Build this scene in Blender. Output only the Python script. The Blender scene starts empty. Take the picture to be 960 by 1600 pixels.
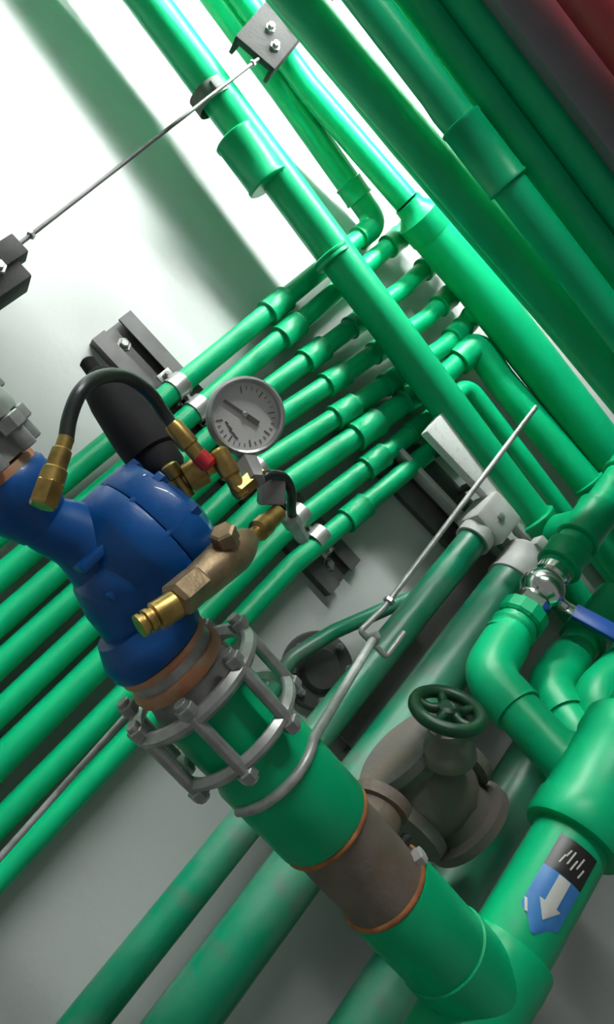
import bpy, bmesh, math, random
from mathutils import Vector, Matrix
random.seed(7)
SC = bpy.context.scene
COL = SC.collection
V3 = Vector

# ------------------------------------------------------------------ camera
FPX = 1300.0                      # focal length in pixels of the 960x1600 frame
PITCH, YAW, UPANG = math.radians(27.8), math.radians(8.0), math.radians(45.8)
CAM = V3((0, 0, 1.5))
FW = V3((math.sin(YAW)*math.cos(PITCH), math.cos(YAW)*math.cos(PITCH), math.sin(PITCH)))
R0 = V3((math.cos(YAW), -math.sin(YAW), 0))
U0 = R0.cross(FW)
CR = R0*math.sin(UPANG) + U0*math.cos(UPANG)
CU = -R0*math.cos(UPANG) + U0*math.sin(UPANG)
cd = bpy.data.cameras.new('camera')
cd.sensor_fit = 'VERTICAL'
cd.sensor_height = 36.0
cd.lens = FPX/1600*36.0
cd.clip_start = 0.02
cam = bpy.data.objects.new('camera', cd)
COL.objects.link(cam)
cam.matrix_world = Matrix(((CR.x, CU.x, -FW.x, CAM.x), (CR.y, CU.y, -FW.y, CAM.y), (CR.z, CU.z, -FW.z, CAM.z), (0, 0, 0, 1)))
SC.camera = cam

# ------------------------------------------------------------------ world, exposure
SC.view_settings.view_transform = 'Standard'
SC.view_settings.look = 'None'
SC.view_settings.exposure = 0.0
SC.view_settings.gamma = 1.0
SC.view_settings.use_curve_mapping = False
w = bpy.data.worlds.new('world')
SC.world = w
w.use_nodes = True
w.node_tree.nodes['Background'].inputs[0].default_value = (0.92, 1.0, 0.97, 1)
w.node_tree.nodes['Background'].inputs[1].default_value = 0.19
LAMP_EMIT = 185.0
FILL_EMIT = 270.0

# ------------------------------------------------------------------ layout helpers
W = 1.05                          # the wall plane, 1.05 m in front of the viewer


def P(px, py, d):
    """the place seen at a pixel, d metres in front of the wall"""
    r = FW*FPX + CR*(px-480) - CU*(py-800)
    return CAM + r*((W-d)/r.y)


def mpp(p):
    return (p-CAM).dot(FW)/FPX


def pts(lst):
    return [P(*q) for q in lst]


UP = V3((0, 0, 1))
TOCAM = -FW


# ------------------------------------------------------------------ materials
def mat(name, c1, rough=0.4, metal=0.0, c2=None, scale=30.0, lo=0.4, hi=0.65, bump=0.0, bscale=200.0, spec=0.5, c3=None, scale3=60.0, lo3=.55, hi3=.7, coat=0.0, stretch=None):
    m = bpy.data.materials.new(name)
    m.use_nodes = True
    nt = m.node_tree
    b = nt.nodes['Principled BSDF']
    b.inputs['Roughness'].default_value = rough
    b.inputs['Metallic'].default_value = metal
    b.inputs['Specular IOR Level'].default_value = spec
    b.inputs['Coat Weight'].default_value = coat
    b.inputs['Base Color'].default_value = (*c1, 1)
    tc = nt.nodes.new('ShaderNodeTexCoord')
    src = tc.outputs['Object']
    if stretch:
        mp = nt.nodes.new('ShaderNodeMapping')
        mp.inputs['Scale'].default_value = stretch
        nt.links.new(src, mp.inputs['Vector'])
        src = mp.outputs['Vector']
    last = None
    for (cc, sc, l, h) in ((c2, scale, lo, hi), (c3, scale3, lo3, hi3)):
        if cc is None:
            continue
        n = nt.nodes.new('ShaderNodeTexNoise')
        n.inputs['Scale'].default_value = sc
        n.inputs['Detail'].default_value = 5
        nt.links.new(src, n.inputs['Vector'])
        rp = nt.nodes.new('ShaderNodeMapRange')
        rp.inputs['From Min'].default_value = l
        rp.inputs['From Max'].default_value = h
        nt.links.new(n.outputs['Fac'], rp.inputs['Value'])
        mx = nt.nodes.new('ShaderNodeMix')
        mx.data_type = 'RGBA'
        nt.links.new(rp.outputs['Result'], mx.inputs['Factor'])
        if last is None:
            mx.inputs['A'].default_value = (*c1, 1)
        else:
            nt.links.new(last, mx.inputs['A'])
        mx.inputs['B'].default_value = (*cc, 1)
        last = mx.outputs['Result']
    if last is not None:
        nt.links.new(last, b.inputs['Base Color'])
    if bump:
        n = nt.nodes.new('ShaderNodeTexNoise')
        n.inputs['Scale'].default_value = bscale
        n.inputs['Detail'].default_value = 4
        nt.links.new(tc.outputs['Object'], n.inputs['Vector'])
        bp = nt.nodes.new('ShaderNodeBump')
        bp.inputs['Strength'].default_value = bump
        bp.inputs['Distance'].default_value = 0.002
        nt.links.new(n.outputs['Fac'], bp.inputs['Height'])
        nt.links.new(bp.outputs['Normal'], b.inputs['Normal'])
    return m


G1 = (0.0, 0.42, 0.17)
M = {
    'wall': mat('wall_paint', (0.50, 0.51, 0.50), 0.55, c2=(0.46, 0.47, 0.46), scale=6, bump=0.15, bscale=90, c3=(0.40, 0.41, 0.40), scale3=2.2, lo3=.55, hi3=.8),
    'ceil': mat('ceiling_paint', (0.30, 0.30, 0.30), 0.8, c2=(0.25, 0.25, 0.25), scale=5),
    'floor': mat('floor_concrete', (0.32, 0.32, 0.30), 0.7, c2=(0.24, 0.24, 0.23), scale=4),
    'green': mat('green_plastic', G1, 0.38, c2=(0.0, 0.37, 0.15), scale=14, bump=0.03, bscale=120, spec=.3),
    'greendark': mat('green_plastic_fitting', (0.0, 0.37, 0.15), 0.38, c2=(0.0, 0.33, 0.13), scale=20, spec=.3),
    'dusty': mat('green_plastic_dusty', (0.0, 0.20, 0.10), 0.36, c2=(0.12, 0.25, 0.18), scale=9, lo=.45, hi=.75, c3=(0.13, 0.12, 0.11), scale3=14, lo3=.55, hi3=.75),
    'blue': mat('blue_enamel', (0.0, 0.075, 0.30), 0.42, spec=.3, c2=(0.001, 0.055, 0.21), scale=18, lo=.45, hi=.7, bump=0.12, bscale=160, coat=.2),
    'brass': mat('brass', (0.50, 0.33, 0.10), 0.34, 0.85, c2=(0.30, 0.19, 0.06), scale=70, bump=.05),
    'bronze': mat('bronze_cast', (0.36, 0.25, 0.14), 0.45, 0.7, c2=(0.24, 0.17, 0.11), scale=60, bump=.2, bscale=300),
    'steel': mat('zinc_steel', (0.44, 0.44, 0.43), 0.36, 0.5, c2=(0.32, 0.32, 0.31), scale=60, bump=.05),
    'greysteel': mat('grey_painted_steel', (0.30, 0.29, 0.28), 0.42, 0.35, c2=(0.24, 0.235, 0.23), scale=40, bump=.06),
    'rod': mat('zinc_rod', (0.42, 0.42, 0.41), 0.42, 0.35, c2=(0.32, 0.32, 0.31), scale=90),
    'strut': mat('dark_galvanised_strut', (0.115, 0.11, 0.11), 0.45, 0.4, c2=(0.085, 0.08, 0.08), scale=30),
    'channelgrey': mat('grey_brown_strip', (0.20, 0.185, 0.175), 0.6, 0.1, c2=(0.17, 0.155, 0.145), scale=12),
    'bandbrown': mat('brown_green_band', (0.09, 0.12, 0.095), 0.6, c2=(0.07, 0.08, 0.07), scale=40),
    'white': mat('white_painted_steel', (0.72, 0.71, 0.70), 0.4, 0.0, c2=(0.52, 0.51, 0.50), scale=120, lo=.55, hi=.75, bump=.1),
    'palegrey': mat('pale_grey_plastic', (0.50, 0.49, 0.48), 0.5, c2=(0.42, 0.41, 0.40), scale=30),
    'chrome': mat('nickel_plate', (0.72, 0.70, 0.68), 0.16, 1.0),
    'black': mat('black_rubber', (0.012, 0.012, 0.013), 0.45, c2=(0.02, 0.02, 0.02), scale=60),
    'hose': mat('black_hose', (0.016, 0.020, 0.018), 0.32, c2=(0.028, 0.032, 0.03), scale=60),
    'blackplastic': mat('black_plastic', (0.010, 0.009, 0.011), 0.75, spec=.25, c2=(0.016, 0.014, 0.015), scale=40, bump=.08),
    'red': mat('red_plastic', (0.50, 0.02, 0.025), 0.4),
    'redpipe': mat('red_paint', (0.42, 0.03, 0.045), 0.42, c2=(0.34, 0.025, 0.035), scale=12),
    'rust': mat('rusty_cast_iron', (0.20, 0.155, 0.125), 0.62, 0.1, c2=(0.14, 0.11, 0.09), scale=22, bump=.35, bscale=180, c3=(0.20, 0.13, 0.06), scale3=14, lo3=.58, hi3=.8),
    'rustedge': mat('orange_rust', (0.42, 0.15, 0.05), 0.8, c2=(0.26, 0.09, 0.03), scale=70, bump=.3),
    'gasket': mat('orange_gasket', (0.52, 0.19, 0.08), 0.6, c2=(0.42, 0.30, 0.20), scale=45),
    'castgrey': mat('grey_brown_casting', (0.15, 0.135, 0.125), 0.6, 0.1, c2=(0.19, 0.15, 0.12), scale=18, bump=.3, bscale=150),
    'darkgreen': mat('dark_green_enamel', (0.003, 0.055, 0.018), 0.42, c2=(0.004, 0.035, 0.012), scale=50),
    'duct': mat('dark_grey_sheet', (0.20, 0.20, 0.23), 0.55, 0.1, c2=(0.17, 0.17, 0.19), scale=8),
    'brownsteel': mat('brown_primer_steel', (0.024, 0.022, 0.022), 0.8, c2=(0.014, 0.013, 0.013), scale=30, bump=.3),
    'dial': mat('dial_white', (0.72, 0.69, 0.68), 0.45),
    'print': mat('dial_print', (0.05, 0.045, 0.045), 0.5),
    'needle': mat('needle_dark', (0.07, 0.06, 0.06), 0.45),
    'bluelabel': mat('blue_sticker', (0.03, 0.17, 0.48), 0.35, c2=(0.05, 0.21, 0.50), scale=30),
    'whitelabel': mat('white_sticker', (0.55, 0.54, 0.50), 0.4),
    'blacklabel': mat('black_sticker', (0.016, 0.014, 0.014), 0.35),
    'bluelever': mat('blue_lever_sleeve', (0.005, 0.06, 0.30), 0.4),
    'housing': mat('lamp_housing_white', (0.7, 0.7, 0.7), 0.5),
}
gm = bpy.data.materials.new('gauge_glass')
gm.use_nodes = True
gt = gm.node_tree
gt.nodes.remove(gt.nodes['Principled BSDF'])
g_tr = gt.nodes.new('ShaderNodeBsdfTransparent')
g_gl = gt.nodes.new('ShaderNodeBsdfGlossy')
g_gl.inputs['Roughness'].default_value = 0.05
g_mx = gt.nodes.new('ShaderNodeMixShader')
g_mx.inputs['Fac'].default_value = 0.07
gt.links.new(g_tr.outputs[0], g_mx.inputs[1])
gt.links.new(g_gl.outputs[0], g_mx.inputs[2])
gt.links.new(g_mx.outputs[0], gt.nodes['Material Output'].inputs['Surface'])
M['glass'] = gm
em = bpy.data.materials.new('lamp_tube_glow')
em.use_nodes = True
eb = em.node_tree.nodes['Principled BSDF']
eb.inputs['Emission Color'].default_value = (0.95, 1.0, 0.97, 1)
eb.inputs['Emission Strength'].default_value = LAMP_EMIT
M['glow'] = em
em2 = em.copy()
em2.name = 'fill_tube_glow'
em2.node_tree.nodes['Principled BSDF'].inputs['Emission Strength'].default_value = FILL_EMIT
M['glow_fill'] = em2


# ------------------------------------------------------------------ object helpers
def base(loc, name, label, cat, group=None):
    o = bpy.data.objects.new(name, None)
    o.empty_display_size = 0.02
    COL.objects.link(o)
    o.location = loc
    tag(o, label, cat, group)
    return o


def tag(o, label, cat, group=None):
    o['label'] = label
    o['category'] = cat
    if group:
        o['group'] = group
    return o


def wloc(o):
    v = V3(o.location)
    while o.parent:
        o = o.parent
        v += o.location
    return v


def obj(name, geo, m, parent=None, sharp=38, label=None):
    vs, fs = geo
    o0 = V3((0, 0, 0))
    for v in vs:
        o0 += v
    o0 /= len(vs)
    me = bpy.data.meshes.new(name)
    me.from_pydata([tuple(v-o0) for v in vs], [], fs)
    me.update()
    bm = bmesh.new()
    bm.from_mesh(me)
    bmesh.ops.recalc_face_normals(bm, faces=bm.faces)
    bm.to_mesh(me)
    bm.free()
    for p in me.polygons:
        p.use_smooth = True
    me.set_sharp_from_angle(angle=math.radians(sharp))
    me.materials.append(M[m])
    o = bpy.data.objects.new(name, me)
    COL.objects.link(o)
    o.location = o0
    if parent is not None:
        o.parent = parent
        o.location = o0 - wloc(parent)
    if label:
        o['label'] = label
    return o


def copy_obj(src, loc, parent=None):
    o = src.copy()
    COL.objects.link(o)
    o.parent = parent
    o.location = loc - wloc(parent) if parent is not None else loc
    return o


def join(*geos):
    vs, fs = [], []
    for g in geos:
        k = len(vs)
        vs += g[0]
        fs += [tuple(i+k for i in f) for f in g[1]]
    return vs, fs


def perp(a, hint=None):
    a = a.normalized()
    h = hint if hint is not None else UP
    if abs(a.dot(h.normalized())) > 0.95:
        h = V3((1, 0, 0)) if abs(a.x) < .9 else V3((0, 1, 0))
    s = (h - a*h.dot(a)).normalized()
    return s, a.cross(s)


def fillet(pl, r, n=8):
    out = [pl[0]]
    for i in range(1, len(pl)-1):
        a, b, c = pl[i-1], pl[i], pl[i+1]
        u, v = (a-b), (c-b)
        lu, lv = u.length, v.length
        u.normalize(); v.normalize()
        ang = u.angle(v)
        if abs(ang-math.pi) < 0.02:
            out.append(b)
            continue
        rr = r if not isinstance(r, (list, tuple)) else r[i-1]
        t = min(rr/math.tan(ang/2), lu*.48, lv*.48)
        p0, p1 = b+u*t, b+v*t
        for k in range(n+1):
            s = k/n
            out.append(p0*(1-s)**2 + b*2*s*(1-s) + p1*s*s)
    out.append(pl[-1])
    return out


def sweep(pl, rad, n=20, caps=True, closed=False):
    m = len(pl)
    if not isinstance(rad, (list, tuple)):
        rad = [rad]*m
    vs, fs = [], []
    prev = None
    for i in range(m):
        if closed:
            t = pl[(i+1) % m]-pl[i-1]
        else:
            t = pl[min(i+1, m-1)]-pl[max(i-1, 0)]
        t.normalize()
        if prev is None:
            s, _ = perp(t)
        else:
            s = prev - t*prev.dot(t)
            s.normalize()
        prev = s
        q = t.cross(s)
        for k in range(n):
            a = 2*math.pi*k/n
            vs.append(pl[i] + (s*math.cos(a)+q*math.sin(a))*rad[i])
    for i in range(m if closed else m-1):
        j = (i+1) % m
        for k in range(n):
            l = (k+1) % n
            fs.append((i*n+k, i*n+l, j*n+l, j*n+k))
    if caps and not closed:
        fs.append(tuple(range(n-1, -1, -1)))
        fs.append(tuple(range((m-1)*n, m*n)))
    return vs, fs


def lathe(p0, ax, prof, n=28, hint=None, ring=False):
    """profile of (distance along the axis, radius); ring joins last to first"""
    ax = ax.normalized()
    s, q = perp(ax, hint)
    vs, fs = [], []
    for (t, r) in prof:
        for k in range(n):
            a = 2*math.pi*(k+.5)/n
            vs.append(p0+ax*t+(s*math.cos(a)+q*math.sin(a))*max(r, 1e-5))
    m = len(prof)
    for i in range(m if ring else m-1):
        j = (i+1) % m
        for k in range(n):
            l = (k+1) % n
            fs.append((i*n+k, i*n+l, j*n+l, j*n+k))
    if not ring:
        fs.append(tuple(range(n-1, -1, -1)))
        fs.append(tuple(range((m-1)*n, m*n)))
    return vs, fs


def cyl(a, b, r, n=20, bev=.12, hint=None):
    L = (b-a).length
    e = min(r*bev, L*.2)
    return lathe(a, b-a, [(0, r-e), (e, r), (L-e, r), (L, r-e)], n, hint)


def socket(c, ax, L, r, n=28, lip=.12):
    """a moulded pipe socket: sleeve with a rounded bead at each mouth"""
    ax = ax.normalized()
    e = r*lip
    return lathe(c-ax*L/2, ax, [(0, r*.86), (0, r-e*.5), (e*.5, r+e*.2), (e*1.6, r+e*.2), (e*2.2, r-e*.2), (L-e*2.2, r-e*.2), (L-e*1.6, r+e*.2), (L-e*.5, r+e*.2), (L, r-e*.5), (L, r*.86)], n)


def box(c, x, y, z, hx, hy, hz, bev=0.0):
    """oriented box of half sizes hx, hy, hz with chamfered edges"""
    x, y, z = x.normalized(), y.normalized(), z.normalized()
    bm = bmesh.new()
    bmesh.ops.create_cube(bm, size=2)
    for v in bm.verts:
        v.co = V3((v.co.x*hx, v.co.y*hy, v.co.z*hz))
    if bev:
        bmesh.ops.bevel(bm, geom=list(bm.edges), offset=bev, segments=2, affect='EDGES', profile=.5)
    vs = [c + x*v.co.x + y*v.co.y + z*v.co.z for v in bm.verts]
    for i, v in enumerate(bm.verts):
        v.index = i
    fs = [tuple(v.index for v in f.verts) for f in bm.faces]
    bm.free()
    return vs, fs


def extrude(prof, o, x, y, a, b):
    """closed 2D outline in the x, y frame drawn out along the third axis from a to b"""
    ax = (b-a)
    n = len(prof)
    vs = [a + x*p[0] + y*p[1] for p in prof] + [b + x*p[0] + y*p[1] for p in prof]
    fs = [(i, (i+1) % n, n+(i+1) % n, n+i) for i in range(n)]
    fs += [tuple(range(n-1, -1, -1)), tuple(range(n, 2*n))]
    return vs, fs


def torus(c, ax, R, r, n=40, k=10, a0=0.0, a1=2*math.pi, hint=None):
    s, q = perp(ax, hint)
    full = abs(a1-a0-2*math.pi) < 1e-4
    m = n if full else n+1
    pl = [c+(s*math.cos(a0+(a1-a0)*i/n)+q*math.sin(a0+(a1-a0)*i/n))*R for i in range(m)]
    return sweep(pl, r, k, closed=full)


def pipe(name, pixels, wpx, label, m='green', fr=2.2, cat='pipe', group=None, at=None, n=24, part='pipe', ref=None, ext=(0, 0)):
    """a run of pipe seen through a list of (px, py, d); wpx is its width at the point ref"""
    pl = pts(pixels)
    rr = wpx*.5*mpp(pl[ref] if ref is not None else (pl[0]+pl[-1])*.5)
    if ext[0]:
        pl[0] = pl[0]+(pl[0]-pl[1]).normalized()*ext[0]
    if ext[1]:
        pl[-1] = pl[-1]+(pl[-1]-pl[-2]).normalized()*ext[1]
    t = base(min(pl, key=lambda v: v.z), name, label, cat, group)
    obj(part, sweep(fillet(pl, rr*fr), rr, n), m, t)
    t['r'] = rr
    return t, pl, rr


def add_socket(t, p, ax, rr, L=2.0, k=1.28, m='greendark', name='coupling'):
    return obj(name, socket(p, ax, rr*L, rr*k), m, t)


def along(a, b, s):
    return a+(b-a)*s


# ================================================================== THE SETTING
def struct(name, geo, m):
    o = obj(name, geo, m)
    o['kind'] = 'structure'
    return o


X, Y, Z = V3((1, 0, 0)), V3((0, 1, 0)), V3((0, 0, 1))
struct('wall_back', box(V3((0.5, W+.06, 1.45)), X, Y, Z, 3.0, .06, 1.50), 'wall')
struct('floor', box(V3((0.5, -.4, -.05)), X, Y, Z, 3.0, 1.6, .05), 'floor')
struct('ceiling', box(V3((0.5, -.4, 3.0)), X, Y, Z, 3.0, 1.6, .05), 'ceil')

LZ, LY, LX0, LX1 = 1.5+1.22, W-.42, -1.70, -0.13
# fluorescent battens under the ceiling: one close to the wall above the pipes, one unseen, added out in the room as fill light


def batten(c, L, r_, label, mname):
    a, b = c-X*L/2, c+X*L/2
    t = base(c, 'fluorescent_batten', label, 'lamp', 'ceiling battens')
    obj('housing', box(c+Z*.052, X, Y, Z, L/2+.03, .032, .022, .004), 'housing', t)
    obj('reflector', box(c-Y*.028+Z*.012, X, V3((0, 1, .5)), V3((0, -.5, 1)), L/2, .0012, .022), 'housing', t)
    for p in (a-X*.012, b+X*.012):
        obj('lamp_holder', box(p+Z*.008, X, Y, Z, .010, .016, .026, .003), 'housing', t)
    obj('tube', cyl(a, b, r_, 16), mname, t)
    dz = 2.95-(c.z+.074)
    for p in (along(a, b, .25), along(a, b, .75)):
        obj('hanger', cyl(p+Z*.072, p+Z*(.074+dz), .006, 10), 'steel', t)


batten(V3(((LX0+LX1)/2, LY, LZ)), LX1-LX0, .021, 'white fluorescent batten lamp above the pipes near the wall', 'glow')
batten(V3((-1.3, -.55, 2.80)), 1.4, .013, 'unseen fill lamp added out in the room, shaped as a white batten', 'glow_fill')

# ================================================================== WALL PIPES (vertical)
DB = 0.036
RB = 0.0150
VERT = UP
cut = [(365, 533), (381, 578), (397, 622), (412, 662), (428, 708), (444, 754), (462, 812), (479, 860)]
bx = [P(px, py, DB).x for px, py in cut]
Z_LOW = 0.75


def wallpt(xw, z, d=DB):
    return V3((xw, W-d, z))


def z_at(px, py, d=DB):
    return P(px, py, d).z


order = ['first', 'second', 'third', 'fourth', 'fifth', 'sixth', 'seventh', 'eighth']
# strut rail on the wall that carries them
sA, sB = P(170, 516, .0), P(532, 905, .0)
sdir = (sB-sA).normalized()


def z_strut(xw):
    f = (xw-sA.x)/(sB.x-sA.x)
    return sA.z+(sB.z-sA.z)*f


sup = Y.cross(sdir).normalized()
if sup.z < 0:
    sup = -sup
hw = .036
t = base(sA, 'strut_channel', 'dark steel strut rail on the wall carrying the green wall pipes', 'rail')
th = .0185
yin = -Y
prof = [(-hw, 0), (hw, 0), (hw, th), (hw*.38, th), (hw*.38, th-.004), (hw*.5, th-.004), (hw*.82, th-.004), (hw*.82, .004), (-hw*.82, .004), (-hw*.82, th-.004), (-hw*.38, th-.004), (-hw*.38, th), (-hw, th)]
ch = obj('channel', extrude(prof, None, sup, yin, sA, sB), 'strut', t, 20)
for k, s in enumerate((.06, .30, .94)):
    c = along(sA, sB, s)+yin*.004
    obj('bolt', join(lathe(c, yin, [(0, .010), (.002, .010), (.002, .007), (.006, .007), (.008, .005)], 6)), 'steel', t, 20)

# bars between the horizontals: where each wall pipe runs after its jog (pixel between the front header and the upper ones)
bars = [(590, 351), (600, 396), (630, 451), (665, 499), (693, 543), (735, 553), (733, 602), None]
wall_pipes = []
lab = [
    'bright green wall pipe at the top of the row, bending into a header',
    'green wall pipe second in the row, just under the bright topmost one',
    'green wall pipe third in the row, passing behind the pressure gauge top',
    'green wall pipe fourth in the row, passing behind the pressure gauge',
    'green wall pipe fifth in the row, bright below the pressure gauge',
    'green wall pipe sixth in the row, hooking over in a U bend',
    'green wall pipe seventh in the row, with the inner narrow hook bend',
    'green wall pipe lowest in the row, clamped at the rail end']
A3D = .050
for k in range(8):
    x0 = bx[k]
    low = wallpt(x0, Z_LOW)
    if k == 0:
        c = P(590, 350, DB)
        path = [low, wallpt(x0, c.z), P(440, 138, .07), P(440, 138, .07)+(P(322, -22, .07)-P(440, 138, .07))*6]
        path[1] = V3((x0, W-DB, c.z))
    elif k == 1:
        path = [low, wallpt(x0, P(638, 364, DB).z), P(652, 334, .075)]
    elif k in (2, 3, 4):
        px, py = bars[k]
        b_ = P(px, py, DB)
        top = [None, None, (690, 398), (715, 455), (735, 505)][k]
        path = [low, wallpt(x0, P(*cut[k], DB).z-.03), wallpt(b_.x, b_.z), wallpt(b_.x, z_at(*top)), P(*[None, None, (700, 385), (722, 442), (742, 486)][k], .068)]
    elif k == 5:
        b_ = P(700, 582, DB)
        c = P(742, 546, DB)
        path = [low, wallpt(x0, P(*cut[k], DB).z-.03), wallpt(b_.x, b_.z), wallpt(b_.x, c.z), P(962, 808, .075)]
    elif k == 6:
        b_ = P(700, 632, DB)
        c = P(727, 598, DB)
        path = [low, wallpt(x0, P(*cut[k], DB).z-.03), wallpt(b_.x, b_.z), wallpt(b_.x, c.z), P(1010, 968, .03)]
    else:
        path = [low, wallpt(x0, P(*cut[k], DB).z-.03), P(726, 660, DB)]
    t = base(low, 'supply_pipe', lab[k], 'pipe', 'green pipes running up the wall')
    r = RB*(1.0 if k != 5 else 1.18)
    rr = r*3.0 if k < 5 else r*2.6
    obj('pipe', sweep(fillet(path, [r*9 if (len(path) > 3 and i < 2 and k not in (0,)) else rr for i in range(len(path)-2)]), r, 22), 'green', t)
    # moulded sockets where the run was welded
    sp = [(432, 478), (452, 516), (478, 550), (500, 578), (522, 614), (548, 652), (570, 694), (560, 775)][k]
    zz = z_at(*sp)
    if k in (2, 3, 4, 5, 6):
        sd = path[2]-path[1]
        fr_ = [.42, .45, .42, .5, .52][k-2]
        add_socket(t, along(path[1], path[2], fr_), sd, r, 3.0)
        add_socket(t, along(path[1], path[2], fr_+.26), sd, r, 2.0, 1.2)
    else:
        add_socket(t, wallpt(x0, zz) if k < 7 else along(path[1], path[2], .33), VERT if k < 7 else path[2]-path[1], r, 3.0)
    if k == 0:
        a, b = path[2], path[1]
        obj('elbow', sweep(fillet([along(b, low, .05/ (b-low).length), b, along(b, a, .055/(a-b).length)], rr), r*1.28, 22), 'greendark', t)
        obj('header', sweep([along(b, a, .05/(a-b).length), a, path[3]], .0205, 24), 'green', t)
        add_socket(t, along(b, a, .062/(a-b).length), a-b, .0205, 1.6, 1.12)
    if k in (5,):
        obj('elbow', sweep(fillet([path[3]-VERT*.045, path[3]-Y*.01, along(path[3], path[4], .07/(path[4]-path[3]).length)], .045), .0245, 24), 'green', t)
        obj('header', sweep([along(path[3], path[4], .06/(path[4]-path[3]).length), path[4]], .0245, 24), 'green', t)
        add_socket(t, P(930, 768, .07), path[4]-path[3], .0245, 1.6, 1.14)
    if k in (1, 2, 3, 4):
        add_socket(t, path[-2]-VERT*.036, VERT, r, 2.4)
        obj('elbow', sweep(fillet([path[-2]-VERT*.03, path[-2], along(path[-2], path[-1], .6)], rr*.7), r*1.22, 22), 'greendark', t)
    wall_pipes.append(t)

# pipe clamps on the rail
for k in range(8):
    x0 = bx[k]
    zc = z_strut(x0)
    c = wallpt(x0, zc)
    t = base(wallpt(x0, zc, .019), 'pipe_clamp', 'zinc saddle clamp on the %s wall pipe of the row%s' % (order[k], {0: ', beside the black bottle', 7: ', at the rail end'}.get(k, '')), 'clamp', 'clamps on the wall rail')
    obj('band', join(lathe(c-UP*.011, UP, [(0, RB*1.03), (0, RB*1.17), (.022, RB*1.17), (.022, RB*1.03)], 24, ring=True)), 'steel', t)
    for s in (-1, 1):
        p = c+X*(s*RB*1.5)+Y*.006
        e = obj('ear', box(p, X, Y, Z, RB*.42, .0022, .011, .0006), 'steel', t)
        obj('bolt', lathe(p-Y*.002, -Y, [(0, .0048), (.004, .0048), (.004, .003), (.010, .003)], 6), 'steel', t, 20)

# ================================================================== HORIZONTAL HEADERS
# front header (the one that throws its shadow on the wall)
t, pl, r = pipe('header_pipe', [(214, -22, .090), (864, 854, .090)], 61, 'green header pipe crossing in front of all the wall pipes', group='green header pipes', ext=(1.1, 0))
ax = (pl[1]-pl[0]).normalized()
D1 = .090
add_socket(t, P(394, 250, D1), ax, r, 2.9, 1.15)
add_socket(t, P(520, 402, D1), ax, r, .5, 1.06, name='weld_bead')
add_socket(t, P(846, 830, D1), ax, r, 1.7, 1.22)
FA1 = pl
c1 = P(331, 152, D1)
t = base(c1, 'pipe_clamp', 'brown clamp band on the front header pipe where the rod crosses', 'clamp')
obj('band', lathe(c1-ax*.012, ax, [(0, r*1.02), (0, r*1.06), (.024, r*1.06), (.024, r*1.02)], 28, ring=True), 'bandbrown', t)
obj('ear', box(c1-Y*r*1.06-Z*.006, ax, Y, Z, .008, .003, .006, .001), 'bandbrown', t)

# second header above, with a reducer to the wide part
pa = pts([(363, -24, .10), (482, 138, .10), (636, 316, .10), (676, 364, .09), (746, 446, .085), (985, 754, .085)])
pa[0] = pa[1]+(pa[0]-pa[1])*5
ra, rb = 21*mpp(pa[1]), 35*mpp(pa[4])
t = base(pa[0], 'header_pipe', 'dark green header pipe the wall pipes rise into, widening at a reducer', 'pipe', 'green header pipes')
obj('pipe', sweep([pa[0], pa[1], pa[2]], ra, 24), 'green', t)
obj('reducer', sweep([pa[2], along(pa[2], pa[3], .2), along(pa[2], pa[3], .45), pa[3]], [ra*1.12, ra*1.16, rb*1.04, rb*1.04], 24), 'greendark', t)
obj('pipe', sweep([pa[3], pa[4], pa[5]], rb, 24), 'green', t)

# the nearer upper headers
t, pl, r = pipe('header_pipe', [(440, -34, .35), (544, 92, .35), (870, 473, .35), (985, 612, .35)], 70, 'broad green header pipe with a bright rim, lowest of the near ones', group='green header pipes', ref=1, n=32, ext=(.8, .5))
t, pl, r = pipe('header_pipe', [(545, -36, .42), (790, 283, .42), (1000, 556, .42)], 57, 'green header pipe with a lit coupling, second of the near ones', group='green header pipes', ref=1, n=32, ext=(.8, .5))
ax = (pl[1]-pl[0]).normalized()
obj('coupling', socket(P(757, 240, .42), ax, .088, r*1.2), 'greendark', t)
t, pl, r = pipe('header_pipe', [(622, -34, .43), (1020, 496, .43)], 54, 'green header pipe between the lit coupling pipe and the outermost one', group='green header pipes', n=32, ext=(.8, .5))
t, pl, r = pipe('header_pipe', [(690, -42, .455), (990, 358, .455)], 60, 'outermost green header pipe, beside the dark grey duct', group='green header pipes', n=32, ext=(.8, .5))

pipe('header_pipe', [(440, -10, .27), (532, 101, .27), (634, 225, .27), (880, 512, .27), (985, 640, .27)], 50, 'green header pipe half hidden behind the broad one with the bright rim', group='green header pipes', ref=1, n=28, ext=(.8, .5))

# brown strut seen through the gap behind them
a, b = P(540, -30, .27), P(720, 240, .27)
ax = (b-a).normalized()
s, q = perp(ax)
t = obj('angle_iron', extrude([(-.010, 0), (.010, 0), (.010, .003), (-.007, .003), (-.007, .018), (-.010, .018)], None, s, q, a, b), 'brownsteel', None, 20)
tag(t, 'thin brown steel angle in the gap between the near header pipes', 'angle iron')

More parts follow.
